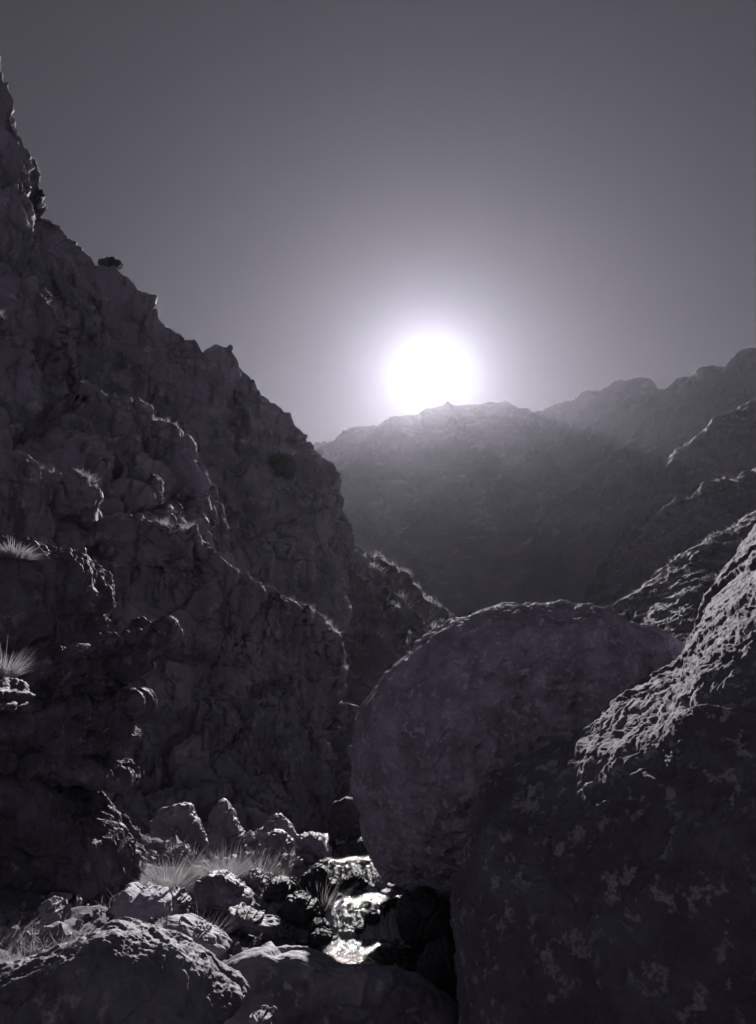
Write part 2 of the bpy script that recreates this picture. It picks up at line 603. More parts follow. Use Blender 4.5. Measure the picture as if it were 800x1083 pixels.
# main cliff
cols = [(-260, -260, 44, 420, 36), (-120, -80, 47, 430, 38), (-40, 20, 50, 440, 40), (2, 70, 52, 450, 42), (18, 104, 53, 470, 43), (26, 148, 55, 480, 44), (36, 168, 57, 490, 45), (55, 214, 59, 500, 47),
        (75, 234, 61, 520, 49), (90, 272, 64, 540, 51), (108, 292, 66, 560, 53), (130, 302, 68, 580, 55), (154, 328, 71, 600, 57), (175, 350, 73, 610, 59),
        (215, 376, 78, 630, 62), (245, 386, 82, 640, 65), (265, 412, 86, 655, 68), (298, 434, 91, 670, 72), (318, 455, 94, 680, 75), (334, 469, 97, 690, 78),
        (343, 490, 100, 700, 82), (352, 515, 102, 705, 86), (362, 545, 104, 710, 90), (368, 580, 106, 715, 94), (366, 640, 112, 720, 104), (345, 660, 125, 720, 118)]
_, G_A, N_A = sheet('cliff', column_rows(cols, (-14, 16, -14), 7, 2.0), 560, 640, M_CLIFF,
                    dict(seed=7, warp=(9, 2.2), soft=0.03, blocks=((11, 0.9, 0.6, (1.2, 1, 1.5)), (4.2, 0.28, 0.15, (1.4, 1, 1.0))), ridge=(9, 1.1, 6), rough=(1.8, 0.22, 4),
                         terrace=(9.0, 1.4, (0.5, 0.0, 0.86))),
                    fine=dict(seed=17, mod=7, warp=(2, 0.4), soft=0.035, blocks=((1.7, 0.26, 0.2, (1, 1, 1.5)),), ridge=(1.4, 0.10, 4)))
# shoulder before the main cliff
cols = [(-220, 250, 36, 640, 27), (-90, 300, 37, 640, 28), (-30, 325, 38, 640, 29), (5, 345, 39, 640, 30), (28, 385, 40, 640, 31), (60, 402, 42, 640, 32), (100, 412, 44, 640, 33), (140, 424, 46, 640, 34),
        (168, 440, 47, 640, 36), (190, 466, 49, 640, 38), (204, 495, 50, 645, 40), (212, 525, 52, 650, 42), (222, 560, 54, 660, 45), (240, 590, 58, 670, 50), (245, 610, 64, 680, 58)]
_, G_S, N_S = sheet('cliff_shoulder', column_rows(cols, (-6, 9, -4), 6, 0.8), 380, 420, M_CLIFF,
                    dict(seed=8, warp=(5, 1.3), soft=0.03, blocks=((5.5, 0.8, 0.45, (1, 1, 1.3)), (2.0, 0.20, 0.15)), ridge=(5, 0.55, 6), rough=(1.0, 0.12, 4),
                         terrace=(3.6, 0.7, (0.5, 0.0, 0.86))),
                    fine=dict(seed=18, mod=4, warp=(1.2, 0.25), soft=0.035, blocks=((1.0, 0.15, 0.12, (1, 1, 1.5)),), ridge=(0.9, 0.06, 4)))
# dark buttress over the stream
cols = [(-200, 470, 23, 930, 19), (-80, 480, 24, 930, 20), (0, 492, 25, 930, 21), (35, 500, 26, 930, 22), (62, 512, 27, 930, 23), (88, 536, 28, 930, 24), (130, 551, 29, 930, 25), (170, 560, 30, 930, 25.5),
        (210, 574, 31, 930, 26), (240, 592, 32, 930, 26.5), (264, 606, 33, 930, 27), (288, 621, 34, 930, 27.5), (312, 643, 35.5, 930, 28), (332, 666, 37, 930, 28.6), (347, 692, 38, 930, 29.3),
        (357, 722, 39, 930, 30), (364, 752, 40, 930, 31, 366), (366, 790, 41, 930, 33, 371), (364, 820, 43, 930, 37, 374), (350, 840, 48, 930, 43, 364)]
_, G_B, N_B = sheet('rock_buttress', column_rows(cols, (-5, 9, -2.0), 6, 2.2), 520, 560, M_BUTT,
                    dict(seed=9, warp=(4, 1.0), soft=0.035, blocks=((4.5, 0.6, 0.4, (1, 1, 1.6)), (1.5, 0.14, 0.12)), ridge=(4, 0.40, 6), rough=(0.8, 0.09, 4),
                         groove=(0.7, 6, 0.06, (0.1, 0.1, 1)), terrace=(3.2, 0.2, (0.5, 0.0, 0.86))),
                    fine=dict(seed=19, mod=3, warp=(0.8, 0.15), soft=0.035, blocks=((0.7, 0.08, 0.07, (1, 1, 1.8)),), ridge=(0.6, 0.04, 4)))

# unseen slope behind the viewer, added to bounce sunlight onto shaded faces
gx = np.linspace(-160, 160, 9)
rows = []
for (yy_, zz_) in ((-150, 78), (-120, 82), (-95, 66), (-75, 42), (-58, 20), (-46, 6), (-38, -1)):
    rows.append([(x, yy_ + 0.0012 * x * x * (1 if x > 0 else 0.8) + 5 * math.sin(x * 0.07), zz_ + 4 * math.sin(x * 0.05 + 1) * (zz_ > 5)) for x in gx])
sheet('added_bounce_slope', rows, 160, 260, M_BOUNCE_SLOPE,
      dict(seed=12, warp=(9, 2), blocks=((10, 1.6, 0.5), (3.5, 0.5, 0.2)), ridge=(14, 1.2, 4), rough=(2, 0.3, 3)), flip=-1)

# unseen dark rock added behind the viewer to block fill on near boulders
rows = []
for (yy_, zz_) in ((-10, 3.0), (-9, 8.6), (-7, 9.6), (-5.6, 8.4), (-4.2, 4.6), (-3.3, 1.0), (-3.0, -0.5)):
    rows.append([(x, yy_ + 0.01 * x * x * 0.6, zz_ + 0.5 * math.sin(x * 0.6 + 1)) for x in np.linspace(-14, 14, 9)])
sheet('added_fill_blocker', rows, 90, 200, M_WET_DARK,
      dict(seed=13, warp=(1, 0.3), blocks=((1.6, 0.25, 0.06), (0.6, 0.08, 0.03)), rough=(0.5, 0.06, 4)), flip=-1)

# ------------------------------------------------------------------ ground
def zs(y):
    """stream level along the valley"""
    y = np.asarray(y, float)
    z = 0.35 * np.clip((y - 13.55) / 0.95, 0, 1) + 0.37 * np.clip((y - 15.3) / 0.95, 0, 1)
    z = z + 0.035 * np.maximum(y - 18, 0) + 0.045 * np.maximum(y - 110, 0)
    return z - 0.04 * np.maximum(11.5 - y, 0)


def xs(y):
    y = np.asarray(y, float)
    return -0.22 + 0.10 * np.sin(y * 1.1 + 0.4) - 0.12 * sstep(13.8, 12.2, y) + 0.02 * np.maximum(y - 30, 0)


def ground_z(x, y):
    d = x - xs(y)
    w = 0.74 + 0.40 * sstep(13.8, 12.6, y)
    l = -d - w
    r = d - w
    z = zs(y) - 0.22
    y0 = y
    y = y + 0.35 * np.sin(x * 1.7 + 0.6) * sstep(15, 16, y)
    near = sstep(13.6, 11.5, y)
    hollow = sstep(15.8, 17.8, y) * sstep(60, 40, y)
    fade = sstep(60, 40, y)
    k = 0.10 + 0.17 * near
    z = z + np.where(l > 0, (0.36 * sstep(0, 0.5, l) + k * np.minimum(l, 5) + 0.06 * np.clip(l - 5, 0, 30)) * (0.2 + 0.8 * fade) - 1.7 * hollow * sstep(0.1, 0.8, l), 0)
    z = z + np.where(r > 0, (0.40 * sstep(0, 0.5, r) + 0.12 * np.minimum(r, 5) + 0.06 * np.clip(r - 5, 0, 30)) * (0.2 + 0.8 * fade), 0)
    z = z - 1.2 * sstep(18.9, 19.8, y) * sstep(60, 40, y) * sstep(-0.9, -0.1, np.minimum(l, 0))
    return z


yy = np.concatenate([np.linspace(-150, -55, 20)[:-1], np.linspace(-55, 4, 60), np.linspace(4, 24, 420)[1:], np.geomspace(24, 1100, 130)[1:]])
uu = np.linspace(-1, 1, 420)
xx = 6.5 * uu + 780 * np.sign(uu) * np.abs(uu) ** 9
X, Y = np.meshgrid(xx, yy)
Zg = ground_z(X, Y)
P = np.stack([X, Y, Zg], -1).reshape(-1, 3)
nz = 0.05 * fbm(P / 0.6, 5) + 0.10 * fbm(P / 2.0 + 9, 3)
amp = 1 + np.clip((P[:, 1] - 25) / 30, 0, 15)
nz += (0.05 * (ridged(P / 0.35 + 3, 4) - 0.9) + 0.04 * fbm(P / 0.15, 3)) * (P[:, 1] < 24)
P[:, 2] += nz * amp
# keep the floor under the spurs and inside the air
P[:, 2] = np.minimum(P[:, 2], 400)
og = mesh_obj('ground', P, grid_faces(len(yy), len(xx)), M_GROUND)
og.data.flip_normals()
tag(og, kind='structure')

# ------------------------------------------------------------------ stream
ny, nx = 760, 210
yv = np.linspace(10.5, 19.5, ny); sv = np.linspace(-1.25, 1.25, nx)
S, Yw = np.meshgrid(sv, yv)
Xw = xs(Yw) + S
shift = 0.22 * fbm(np.stack([Xw * 1.6, Yw * 0 + 2, Yw * 0.2], -1).reshape(-1, 3), 3).reshape(Yw.shape)
Yl = Yw + shift
Zw = zs(Yl)
c1 = np.exp(-((Yl - 13.95) / 0.5) ** 2); c2 = np.exp(-((Yl - 15.7) / 0.5) ** 2)
fall = np.clip(c1 + c2, 0, 1)
below = np.clip(sstep(14.4, 14.0, Yl) * sstep(12.0, 13.9, Yl) + sstep(16.2, 15.8, Yl) * sstep(14.4, 15.7, Yl), 0, 1)
Pw = np.stack([Xw, Yw, Zw], -1).reshape(-1, 3)
turb = fbm(Pw * np.array([9, 2.0, 2.0]), 3).reshape(Yw.shape)
rip = fbm(Pw * np.array([7, 11, 4]) + 3, 4).reshape(Yw.shape)
streak = ridged(Pw * np.array([11, 1.6, 1.2]), 3).reshape(Yw.shape)
Zw = Zw + 0.030 * turb * (fall + 0.35 * below) + 0.018 * streak * fall + 0.010 * rip
Pw[:, 2] = Zw.ravel()
foam = 0.18 + 0.42 * fall + 0.26 * below + 0.30 * turb + 0.26 * (streak - 0.6) * fall
ow = mesh_obj('stream', Pw, grid_faces(ny, nx), M_WATER, attrs={'foam': np.clip(foam, 0, 1).ravel()})
ow.data.flip_normals()
tag(ow, kind='structure')

# ------------------------------------------------------------------ big boulders
boulder('boulder', 'huge rounded boulder leaning over the stream in the middle of the gorge',
        [(372, 800), (376, 770), (388, 742), (410, 718), (432, 697), (452, 678), (470, 662), (492, 653), (530, 643), (575, 640), (622, 633), (645, 642), (668, 652), (700, 668), (728, 684), (752, 730),
         (760, 800), (740, 880), (690, 950), (600, 985), (500, 975), (452, 950), (425, 925), (402, 900), (384, 872), (374, 838)],
        14.2, 2.5, M_BIG, level=9, lean=(0.12, -0.38), pw=0.72, center=(560, 805),
        disp=dict(seed=21, warp=(1.6, 0.3), soft=0.5, blocks=((2.6, 0.36, 0.0), (1.1, 0.08, 0.0)), rough=(1.2, 0.10, 6), ridge=(1.0, 0.03, 5), spall=(0.8, 0.03)),
        fine=dict(seed=22, rough=(0.30, 0.035, 5), pits=(0.30, 0.035, 0.55), ridge=(0.5, 0.02, 4)))
RB = [  # crest, lip of the lit slope, face, foot
    ((560, 870, 11.0), (560, 890, 10.9), (545, 950, 10.6), (520, 1150, 10.0)),
    ((516, 864, 9.6), (509, 884, 9.5), (492, 950, 9.2), (492, 1160, 8.8)),
    ((502, 856, 8.9), (492, 886, 8.6), (482, 948, 8.3), (500, 1190, 8.0)),
    ((521, 831, 8.6), (514, 862, 8.1), (512, 950, 7.5), (515, 1210, 7.2)),
    ((562, 803, 8.6), (560, 828, 7.9), (570, 940, 7.0), (570, 1230, 6.7)),
    ((604, 778, 8.7), (612, 802, 7.6), (630, 930, 6.5), (630, 1250, 6.2)),
    ((642, 749, 9.0), (655, 806, 7.2), (680, 925, 6.2), (690, 1260, 5.9)),
    ((690, 717, 9.5), (700, 806, 6.9), (730, 920, 6.0), (750, 1270, 5.8)),
    ((722, 694, 10.0), (728, 762, 7.1), (770, 910, 6.0), (800, 1270, 5.8)),
    ((736, 657, 11.0), (748, 722, 7.4), (800, 900, 6.0), (850, 1270, 5.8)),
    ((752, 625, 11.8), (772, 690, 7.6), (830, 890, 6.0), (900, 1260, 5.9)),
    ((775, 592, 12.5), (800, 655, 7.8), (870, 880, 6.1), (960, 1250, 6.0)),
    ((800, 557, 13.0), (840, 610, 8.0), (920, 860, 6.3), (1020, 1240, 6.2)),
    ((850, 500, 13.5), (900, 550, 8.6), (1000, 840, 6.8), (1120, 1220, 6.6)),
    ((950, 440, 13.5), (1000, 500, 9.2), (1100, 820, 7.4), (1240, 1200, 7.0))]
rbw = []
for c in RB:
    S_, L_, F_, B_ = [at(*q) for q in c]
    rbw.append([S_ + (0.5, 2.2, -2.6), S_ + (0.25, 0.8, -0.5), S_, S_ * 0.45 + L_ * 0.55 + (0, 0, 0.06), L_, L_ * 0.45 + F_ * 0.55 + (0, -0.12, 0.05), F_, F_ * 0.5 + B_ * 0.5 + (0, -0.1, 0), B_])
o, _, _ = sheet('boulder', np.swapaxes(np.array(rbw), 0, 1), 620, 640, M_LICH,
                dict(seed=25, warp=(0.9, 0.15), blocks=((1.7, 0.06, 0.0),), rough=(0.9, 0.04, 5), groove=(0.20, 9, 0.030, (1.9, 3.0, 1.0)), spall=(0.6, 0.015), soft=0.08),
                fine=dict(seed=26, groove=(0.06, 8, 0.005, (1.9, 3.0, 1.0)), rough=(0.14, 0.004, 3)))
del o['kind']
tag(o, 'giant lichen-blotched boulder at the right with a slanting sunlit edge', 'boulder')
boulder('boulder', 'pitted dark boulder in the bottom left corner with a sunlit crest',
        [(-160, 1090), (-60, 1048), (0, 1024), (50, 1004), (92, 984), (118, 973), (150, 971), (185, 982), (212, 1000), (235, 1022), (250, 1050), (262, 1085), (280, 1160), (200, 1300), (0, 1330), (-180, 1250)],
        5.0, 0.5, M_FG, level=8, lean=(0.40, -0.30), pw=0.75, center=(70, 1120),
        disp=dict(seed=31, warp=(0.3, 0.08), blocks=((0.5, 0.03, 0.0), (0.16, 0.012, 0.004)), rough=(0.4, 0.02, 5), pits=(0.09, 0.014, 0.45), ridge=(0.25, 0.006, 3)),
        fine=dict(seed=32, rough=(0.035, 0.006, 3), pits=(0.03, 0.006, 0.5)))
boulder('boulder', 'low black boulder before the stream with a sunlit strip on top',
        [(236, 1022), (258, 1008), (285, 1001), (325, 1001), (340, 1005), (362, 1013), (385, 1018), (420, 1022), (450, 1032), (480, 1060), (500, 1100), (480, 1200), (330, 1230), (240, 1180), (222, 1090)],
        9.0, 0.5, M_FG, level=7, lean=(0.05, -0.4), pw=0.75, center=(360, 1110),
        disp=dict(seed=34, warp=(0.5, 0.1), blocks=((0.8, 0.07, 0.0),), rough=(0.5, 0.04, 5)), fine=dict(seed=35, rough=(0.06, 0.008, 3)))

# near crag on the left
boulder('rock_outcrop', None,
        [(-170, 560), (-80, 556), (0, 566), (30, 572), (58, 578), (76, 598), (95, 614), (116, 640), (134, 646), (146, 668), (145, 700), (143, 740), (136, 788), (124, 826), (118, 862), (132, 886), (143, 910), (136, 934),
         (112, 952), (60, 985), (-60, 1000), (-180, 980), (-240, 800)], 12.6, 1.6, M_CRAG, level=9, lean=(0.8, 0.05), pw=0.75, kind='structure', center=(-20, 780), smooth=5,
        disp=dict(seed=41, warp=(0.9, 0.25), blocks=((1.9, 0.12, 0.03, (1, 1, 1.5)), (0.7, 0.10, 0.02, (1, 1, 1.3)), (0.25, 0.03, 0.006)), rough=(0.7, 0.10, 6), ridge=(0.8, 0.07, 5), terrace=(0.9, 0.03, (0.45, 0.1, 0.88)), soft=0.08),
        fine=dict(seed=42, rough=(0.07, 0.012, 3)))

P_CRAG = boulder.last

# ------------------------------------------------------------------ rocks by the stream
RK = dict(warp=(0.3, 0.06), blocks=((0.45, 0.06, 0.012), (0.16, 0.02, 0.005)), rough=(0.3, 0.03, 5))
GR_BANK = 'rocks on the left bank'
GR_STREAM = 'rocks in and along the stream'


def rock(label, outline, D, T, mat=None, group=GR_BANK, lean=(0.12, -0.25), pw=0.75, k=1.0, level=6, seed=None, name='rock'):
    rock.n += 1
    if mat is M_PALE:
        lean = (0.2, 0.3)
    k *= 0.6
    d = dict(seed=50 + rock.n * 1.7, warp=(0.3, 0.06), blocks=((0.45 * k, 0.06 * k, 0.012 * k), (0.16 * k, 0.02 * k, 0.005)), rough=(0.3, 0.025 * k, 5))
    return boulder(name, label, outline, D, T, mat or M_ROCK, level=level, lean=lean, pw=pw, disp=d, group=group, smooth=5, cat='rock')


rock.n = 0
rock('tall dark slab with a thin sunlit right edge, behind the big grass tussocks', [(160, 868), (172, 855), (195, 848), (204, 850), (212, 868), (222, 890), (220, 930), (190, 935), (160, 930)], 18.0, 0.5)
rock('tall upright rock right of the dark slab, notched sunlit right edge', [(222, 862), (232, 847), (240, 844), (248, 856), (252, 868), (260, 882), (264, 930), (240, 935), (220, 930)], 17.5, 0.5)
rock('leaning rock with a sunlit curved top, behind the flat little slabs', [(272, 885), (284, 866), (297, 860), (306, 868), (316, 884), (318, 925), (290, 930), (270, 925)], 18.0, 0.5)
rock('angular rock with two bright edges, left of the craggy sunlit rock', [(270, 900), (282, 886), (290, 876), (299, 878), (311, 888), (312, 905), (306, 920), (280, 924), (270, 915)], 16.6, 0.4)
rock('craggy sunlit rock on the bank left of the upper cascade', [(313, 900), (318, 884), (330, 878), (342, 884), (350, 896), (358, 912), (352, 924), (330, 928), (314, 920)], 17.0, 0.5, k=1.2)
rock('small grey rock at the head of the cascade by the foot of the cliff', [(350, 898), (356, 888), (364, 887), (370, 896), (370, 912), (352, 912)], 18.5, 0.3)
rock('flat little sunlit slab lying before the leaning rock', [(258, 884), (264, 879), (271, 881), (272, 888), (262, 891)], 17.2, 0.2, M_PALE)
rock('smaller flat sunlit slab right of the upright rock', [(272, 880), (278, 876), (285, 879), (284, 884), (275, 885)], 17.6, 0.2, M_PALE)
rock('round dark boulder in front of the right-hand tussock', [(204, 945), (210, 930), (224, 921), (240, 920), (255, 930), (268, 944), (270, 958), (250, 968), (222, 970), (206, 962)], 13.2, 0.45, M_ROCK, k=0.6)
rock('dark pointed rock behind the grass fan beside the stream', [(312, 938), (322, 924), (336, 913), (344, 916), (356, 932), (360, 948), (345, 958), (318, 956)], 14.9, 0.4, M_WET_DARK, k=0.8)
rock('black craggy rock between the round boulder and the pointed rock', [(280, 938), (288, 928), (302, 927), (312, 936), (312, 950), (296, 956), (282, 950)], 14.2, 0.35, M_WET_DARK)
rock('black jagged rock below the grass fan', [(298, 958), (306, 947), (320, 945), (335, 954), (338, 968), (322, 978), (302, 974)], 13.7, 0.35, M_WET_DARK)
rock('dark wedge of rock lying above the gravel', [(238, 972), (244, 960), (254, 957), (268, 961), (282, 966), (297, 976), (294, 986), (262, 988), (240, 984)], 12.4, 0.35, k=0.6)
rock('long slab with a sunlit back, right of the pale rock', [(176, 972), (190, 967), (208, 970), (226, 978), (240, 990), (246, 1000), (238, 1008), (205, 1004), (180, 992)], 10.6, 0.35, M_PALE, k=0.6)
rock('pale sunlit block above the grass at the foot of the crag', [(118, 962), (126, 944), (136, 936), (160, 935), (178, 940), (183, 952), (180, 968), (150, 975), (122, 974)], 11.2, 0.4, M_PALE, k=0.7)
rock('dark broken rock right of the pale sunlit block', [(176, 950), (184, 938), (194, 938), (202, 950), (202, 966), (184, 970)], 12.2, 0.3)
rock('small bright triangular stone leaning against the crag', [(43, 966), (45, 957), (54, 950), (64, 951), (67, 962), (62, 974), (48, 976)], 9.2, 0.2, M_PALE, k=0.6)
rock('small dark stone under the fluffy grass', [(258, 926), (266, 918), (276, 922), (282, 932), (276, 942), (260, 940)], 14.6, 0.3)
rock('dark rock jutting out of the crag at the left edge under spiky grass', [(-70, 742), (-25, 722), (8, 716), (28, 726), (36, 746), (20, 780), (-40, 790)], 10.2, 0.9, M_CRAG, k=1.0)
JUT = boulder.last
# in the water
rock('dark rock splitting the upper cascade on its left', [(356, 936), (364, 927), (375, 924), (386, 929), (390, 937), (382, 943), (362, 943)], 15.5, 0.2, M_WET_DARK, GR_STREAM)
rock('dark rock on the lip of the upper cascade', [(365, 917), (371, 910), (382, 909), (390, 915), (388, 924), (370, 925)], 16.4, 0.22, M_WET_DARK, GR_STREAM)
rock('flat black rock at the left edge of the middle pool', [(345, 950), (352, 944), (362, 944), (372, 951), (372, 956), (358, 958), (348, 956)], 14.9, 0.18, M_WET_DARK, GR_STREAM)
rock('wet black rock breaking the lower cascade', [(384, 976), (386, 967), (393, 963), (400, 968), (400, 978), (394, 984)], 13.95, 0.16, M_WET_DARK, GR_STREAM)
rock('low wet stone just left of the rock in the lower cascade', [(374, 984), (380, 977), (387, 979), (388, 988), (378, 990)], 13.8, 0.13, M_WET_DARK, GR_STREAM)
rock('dark rock on the right bank by the upper cascade', [(409, 920), (412, 909), (418, 907), (432, 916), (440, 930), (436, 940), (416, 938)], 16.0, 0.3, M_WET_DARK, GR_STREAM)
rock('upper thin slab jutting into the stream from the right', [(409, 935), (420, 930), (438, 928), (441, 931), (428, 936), (412, 939)], 14.9, 0.3, M_ROCK, GR_STREAM, k=0.5)
rock('lower thin slab jutting into the stream from the right', [(401, 943), (414, 937), (434, 934), (444, 938), (436, 944), (410, 947)], 14.6, 0.3, M_ROCK, GR_STREAM, k=0.5)
rock('big round black boulder on the right edge of the lower cascade', [(418, 970), (421, 952), (430, 944), (450, 942), (470, 950), (482, 970), (482, 995), (460, 1005), (436, 1003), (424, 992)], 13.0, 0.5, M_WET_DARK, GR_STREAM, k=0.6, level=7)
rock('small black rock at the lower end of the pool', [(396, 1010), (399, 1004), (410, 1003), (424, 1008), (426, 1018), (404, 1020)], 11.8, 0.2, M_WET_DARK, GR_STREAM)
rock('flat dark rock on the gravel edge of the lower pool', [(330, 990), (340, 984), (352, 986), (358, 992), (346, 997), (333, 996)], 12.9, 0.2, M_WET_DARK, GR_STREAM)
rock('small dark rock left of the lower cascade', [(326, 980), (333, 972), (342, 972), (349, 978), (345, 985), (330, 986)], 13.4, 0.18, M_WET_DARK, GR_STREAM)
rock('shaded upright rock in the gap behind the leaning boulder', [(346, 872), (352, 850), (366, 842), (384, 846), (396, 866), (396, 900), (380, 912), (350, 908)], 18.7, 0.35, M_WET_DARK, GR_STREAM, k=0.6)  # pale rock given a dark colour that stands in for its shade
rock('dark low rock closing the stream behind the upper cascade', [(345, 912), (358, 896), (382, 886), (412, 889), (436, 903), (436, 920), (400, 917), (360, 914)], 17.4, 0.3, M_WET_DARK, GR_STREAM, k=0.6)
rock('black block in the shadow under the giant right boulder', [(440, 1020), (452, 998), (472, 990), (492, 1005), (500, 1040), (470, 1060), (444, 1050)], 10.8, 0.4, M_WET_DARK, GR_STREAM, k=0.6)
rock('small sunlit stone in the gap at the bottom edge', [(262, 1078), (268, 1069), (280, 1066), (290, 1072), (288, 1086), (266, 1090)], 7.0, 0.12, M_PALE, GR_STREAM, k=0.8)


# gravel
def pebbles(name, n, region, size, mat, seed, bury=0.3):
    r = np.random.default_rng(seed)
    V0, T0 = ico(2)
    Vs, Ts = [], []
    for i in range(n):
        x = r.uniform(*region[0]); y = r.uniform(*region[1])
        s = size * r.lognormal(0, 0.45)
        v = V0 * (1 + 0.35 * r.normal(size=(len(V0), 1)) * 0.6) * (s * r.uniform(0.6, 1.3, 3))
        v = v + np.array([x, y, float(ground_z(x, y)) + s * bury])
        Vs.append(v); Ts.append(T0 + i * len(V0))
    o = mesh_obj(name, np.concatenate(Vs), np.concatenate(Ts), mat, smooth=False)
    tag(o, kind='stuff')


pebbles('gravel', 1500, ((-2.6, -0.75), (11.2, 13.8)), 0.035, M_ROCK, 3)
pebbles('loose_stones', 420, ((-4.8, -0.9), (9.0, 17.0)), 0.06, M_ROCK, 4, 0.15)
pebbles('scree', 260, ((0.5, 2.4), (11.0, 18.0)), 0.09, M_ROCK, 6, 0.15)


# ------------------------------------------------------------------ grass
def blades(n, rb, L, seed, spread=1.0, up=0.0, w=0.004, segs=5, lenvar=0.35, base=None):
    """curved ribbons growing from a disc of radius rb"""
    r = np.random.default_rng(seed)
    a = r.uniform(0, 2 * np.pi, n); q = np.sqrt(r.random(n))
    bx = np.stack([np.cos(a) * q * rb, np.sin(a) * q * rb, np.zeros(n)], 1)
    if base is not None:
        bx = bx * 0 + base
    az = a + r.normal(0, 0.5, n) if base is None else r.uniform(0, 2 * np.pi, n)
    tilt = np.clip(spread * 1.15 * (0.45 * q + 0.55 * np.sqrt(r.random(n))) - up, 0.02, 1.5)
    ln = L * np.clip(1 + lenvar * r.normal(size=n), 0.4, 1.7)
    droop = r.uniform(0.1, 0.9, n) ** 1.3
    t = np.linspace(0, 1, segs)[None, :]
    ang = tilt[:, None] + droop[:, None] * t ** 1.5 * 0.9
    st = ln[:, None] / (segs - 1)
    h = np.concatenate([np.zeros((n, 1)), np.cumsum(np.sin(ang[:, :-1]) * st, 1)], 1)
    z = np.concatenate([np.zeros((n, 1)), np.cumsum(np.cos(ang[:, :-1]) * st, 1)], 1)
    c = np.stack([bx[:, :1] + np.cos(az)[:, None] * h, bx[:, 1:2] + np.sin(az)[:, None] * h, bx[:, 2:3] + z], -1)
    sa = az + np.pi / 2 + r.normal(0, 0.6, n)
    side = np.stack([np.cos(sa), np.sin(sa), np.zeros(n)], 1)[:, None, :] * (w * (1 - 0.85 * t ** 1.2))[..., None]
    V = np.stack([c - side, c + side], 2)          # n, segs, 2, 3
    i = np.arange(n * segs * 2).reshape(n, segs, 2)
    Fc = np.stack([i[:, :-1, 0], i[:, :-1, 1], i[:, 1:, 1], i[:, 1:, 0]], -1).reshape(-1, 4)
    return V.reshape(-1, 3), Fc


def tussock(label, px, py, D, n, rb, L, seed, spread=1.0, up=0.0, w=0.0028, group='grass tussocks', name='grass_tussock', surf=None):
    V, Fc = blades(int(n * 1.1), rb, L * 0.88, seed, spread, up, w * 1.35, 6, 0.3)
    p = at(px, py, D)
    if surf is not None:
        u, v = proj(surf)
        m = np.nonzero(np.hypot(u - px, v - py) < 5)[0]
        p = surf[m[np.argmin(surf[m][:, 1])]].astype(float)
    else:
        p[2] = float(ground_z(p[0], p[1])) - 0.01
    o = mesh_obj(name, V + p, Fc, M_GRASS, loc=tuple(p))
    tag(o, label, 'grass tussock', group)
    return o


tussock('big round bushy tussock nearest the crag, before the dark slab', 178, 934, 14.0, 1900, 0.20, 0.60, 1, 1.15)
tussock('wide spiky tussock behind the round dark boulder', 238, 930, 14.6, 1500, 0.24, 0.54, 2, 1.2)
tussock('small pale fluffy tussock below the angular rock', 272, 926, 15.3, 700, 0.28, 0.42, 3, 1.1)
tussock('fan of upright grass growing at the stream edge', 338, 962, 14.4, 420, 0.16, 0.62, 4, 0.8)
tussock('low arching tussock in front of the pale sunlit block', 155, 984, 9.8, 900, 0.22, 0.42, 5, 1.2, w=0.004)
tussock('thin wispy tussock left of the dark wedge', 212, 976, 11.6, 240, 0.15, 0.45, 6, 0.9)
tussock('sparse dry stalks standing before the dark crag', 92, 972, 9.4, 110, 0.22, 0.40, 7, 0.35, w=0.003)
tussock('pale round tussock on the ledge of the crag at the left edge', 18, 594, 11.4, 700, 0.24, 0.28, 8, 1.3, w=0.004, surf=P_CRAG)
P_JUT = JUT
tussock('spiky pale tussock on the jutting rock at the left edge', 8, 716, 9.6, 600, 0.16, 0.36, 9, 1.1, w=0.003, surf=P_JUT)
tussock('drooping grass below the spiky tussock on the crag', 14, 728, 9.4, 420, 0.2, 0.28, 10, 1.4, w=0.004, surf=P_CRAG)
tussock('tiny tuft on the right edge of the crag', 140, 760, 11.0, 140, 0.06, 0.16, 11, 1.2, w=0.003, surf=P_CRAG)
tussock('tuft on top of the crag shoulder', 90, 652, 10.8, 180, 0.12, 0.16, 12, 1.2, w=0.003, surf=P_CRAG)

# grass bank at lower left: nobody could count it
Vs, Fs, k = [], [], 0
r = np.random.default_rng(21)
for i in range(900):
    x = r.uniform(-5.0, -2.2); y = r.uniform(6.8, 10.8)
    V, Fc = blades(20, 0.07, r.uniform(0.08, 0.24), 1000 + i, 1.15, 0, 0.0024, 5)
    Vs.append(V + np.array([x, y, float(ground_z(x, y))])); Fs.append(Fc + k); k += len(V)
for i in range(260):
    x = r.uniform(-4.4, -1.6); y = r.uniform(12.5, 17.5)
    V, Fc = blades(14, 0.08, r.uniform(0.12, 0.32), 3000 + i, 1.0, 0, 0.004, 4)
    Vs.append(V + np.array([x, y, float(ground_z(x, y))])); Fs.append(Fc + k); k += len(V)
tag(mesh_obj('grass', np.concatenate(Vs), np.concatenate(Fs), M_GRASS), kind='stuff')


def ledge_grass(name, G, N, n, size, seed, rows, nzmin=0.45, nb=12, w=0.01):
    r = np.random.default_rng(seed)
    a, b = rows
    Gs = G[a:b].reshape(-1, 3); Ns = N[a:b].reshape(-1, 3)
    q = fbm(Gs / 3.0, 3)
    idx = np.nonzero((Ns[:, 2] > nzmin) & (q > 0.12))[0]
    idx = r.choice(idx, min(n, len(idx)), replace=False)
    Vs, Fs, k = [], [], 0
    for j, i in enumerate(idx):
        V, Fc = blades(nb, size * 0.25, size * r.uniform(0.5, 1.2), 5000 + seed * 991 + j, 1.1, 0, w, 4)
        Vs.append(V + Gs[i]); Fs.append(Fc + k); k += len(V)
    tag(mesh_obj(name, np.concatenate(Vs), np.concatenate(Fs), M_GRASS), kind='stuff')


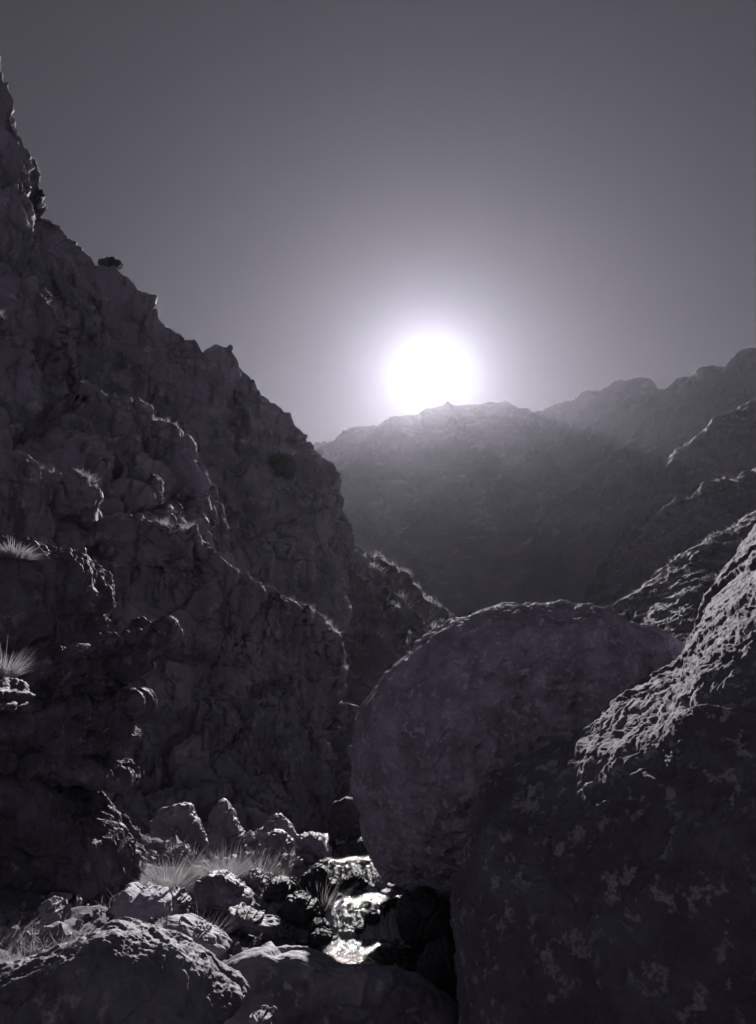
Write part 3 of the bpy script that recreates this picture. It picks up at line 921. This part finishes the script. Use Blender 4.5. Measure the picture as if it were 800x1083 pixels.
ledge_grass('ledge_grass', G_B, N_B, 800, 0.26, 1, (100, 330), 0.4, 16, 0.006)
ledge_grass('ledge_grass', G_S, N_S, 500, 0.3, 2, (80, 330), 0.5, 14, 0.008)
ledge_grass('slope_scrub', G_2, N_2, 900, 1.0, 5, (30, 200), 0.3, 8, 0.07)
ledge_grass('slope_scrub', G_3, N_3, 1200, 0.7, 6, (30, 200), 0.3, 8, 0.045)
ledge_grass('slope_grass', G_SL, N_SL, 1500, 0.9, 3, (60, 280), 0.35, 10, 0.05)


# ------------------------------------------------------------------ shrubs on the cliff
def shrub(label, px, py, D, wid, hgt, seed, n=2200, leaf=0.10, lobes=7, crest=True, low=0.34, high=0.74):
    r = np.random.default_rng(seed)
    u, v = proj(G_A.reshape(-1, 3))
    if crest:
        m = np.nonzero(np.abs(u - px) < 4)[0]
        p = G_A.reshape(-1, 3)[m[np.argmin(v[m])]].copy() + np.array([0, 0, -0.12])
    else:
        m = np.nonzero(np.hypot(u - px, v - py) < 5)[0]
        p = G_A.reshape(-1, 3)[m[np.argmin(G_A.reshape(-1, 3)[m][:, 1])]].copy()
    root = bpy.data.objects.new('shrub', None)
    COL.objects.link(root)
    root.location = p
    tag(root, label, 'shrub', 'shrubs on the cliff')
    cs = np.stack([r.uniform(-0.32, 0.32, lobes) * wid, r.uniform(-0.3, 0.3, lobes) * wid, r.uniform(low, high, lobes) * hgt], 1)
    e = np.clip(1 - (cs[:, 0] / (0.36 * wid)) ** 2 - (cs[:, 1] / (0.36 * wid)) ** 2, 0.1, 1) ** 0.5
    cs[:, 2] *= e
    rs = r.uniform(0.18, 0.29, lobes) * min(wid, hgt * 1.3)
    li = r.integers(0, lobes, n)
    d = r.normal(size=(n, 3)); d /= np.linalg.norm(d, axis=1)[:, None]
    pos = cs[li] + d * (rs[li] * r.random(n) ** 0.4)[:, None]
    u = r.normal(size=(n, 3)); u /= np.linalg.norm(u, axis=1)[:, None]
    v = np.cross(u, r.normal(size=(n, 3))); v /= np.linalg.norm(v, axis=1)[:, None]
    s = leaf * r.uniform(0.6, 1.3, (n, 1))
    V = np.stack([pos - u * s, pos + v * s * 0.4, pos + u * s, pos - v * s * 0.4], 1).reshape(-1, 3)
    Fc = np.arange(n * 4).reshape(-1, 4)
    mesh_obj('foliage', V, Fc, M_LEAF, parent=root, smooth=False)
    Vs, Fs, k = [], [], 0
    for c in cs:
        a = np.array([0, 0, -0.35 * hgt]); m = c * 0.5 + np.array([0, 0, -0.02]);
        pts = catmull(np.array([a, m * 0.8, c]), 6)
        for j, q in enumerate(pts):
            rad = 0.03 * wid * (1 - 0.13 * j)
            for g in range(6):
                an = g * math.pi / 3
                Vs.append(q + rad * np.array([math.cos(an), math.sin(an), 0]))
        for j in range(5):
            for g in range(6):
                Fs.append((k + j * 6 + g, k + j * 6 + (g + 1) % 6, k + j * 6 + 6 + (g + 1) % 6, k + j * 6 + 6 + g))
        k += 36
    mesh_obj('stem', np.array(Vs), np.array(Fs), M_STEM, parent=root)
    return root


shrub('round dark shrub standing out against the sky on the cliff edge', 123, 302, 65, 1.7, 1.25, 1, 2600)
shrub('low dark shrub tucked into the notch left of the round one on the cliff edge', 107, 293, 65, 1.2, 0.9, 2, 1200)
shrub('tiny shrub alone on the cliff crest, farther down the ridge', 247, 387, 81, 0.9, 1.0, 3, 700)
shrub('broad bush on the shaded face of the cliff, under the crest', 297, 498, 83, 4.6, 3.6, 4, 10000, 0.12, 22, False, -0.05, 0.5)
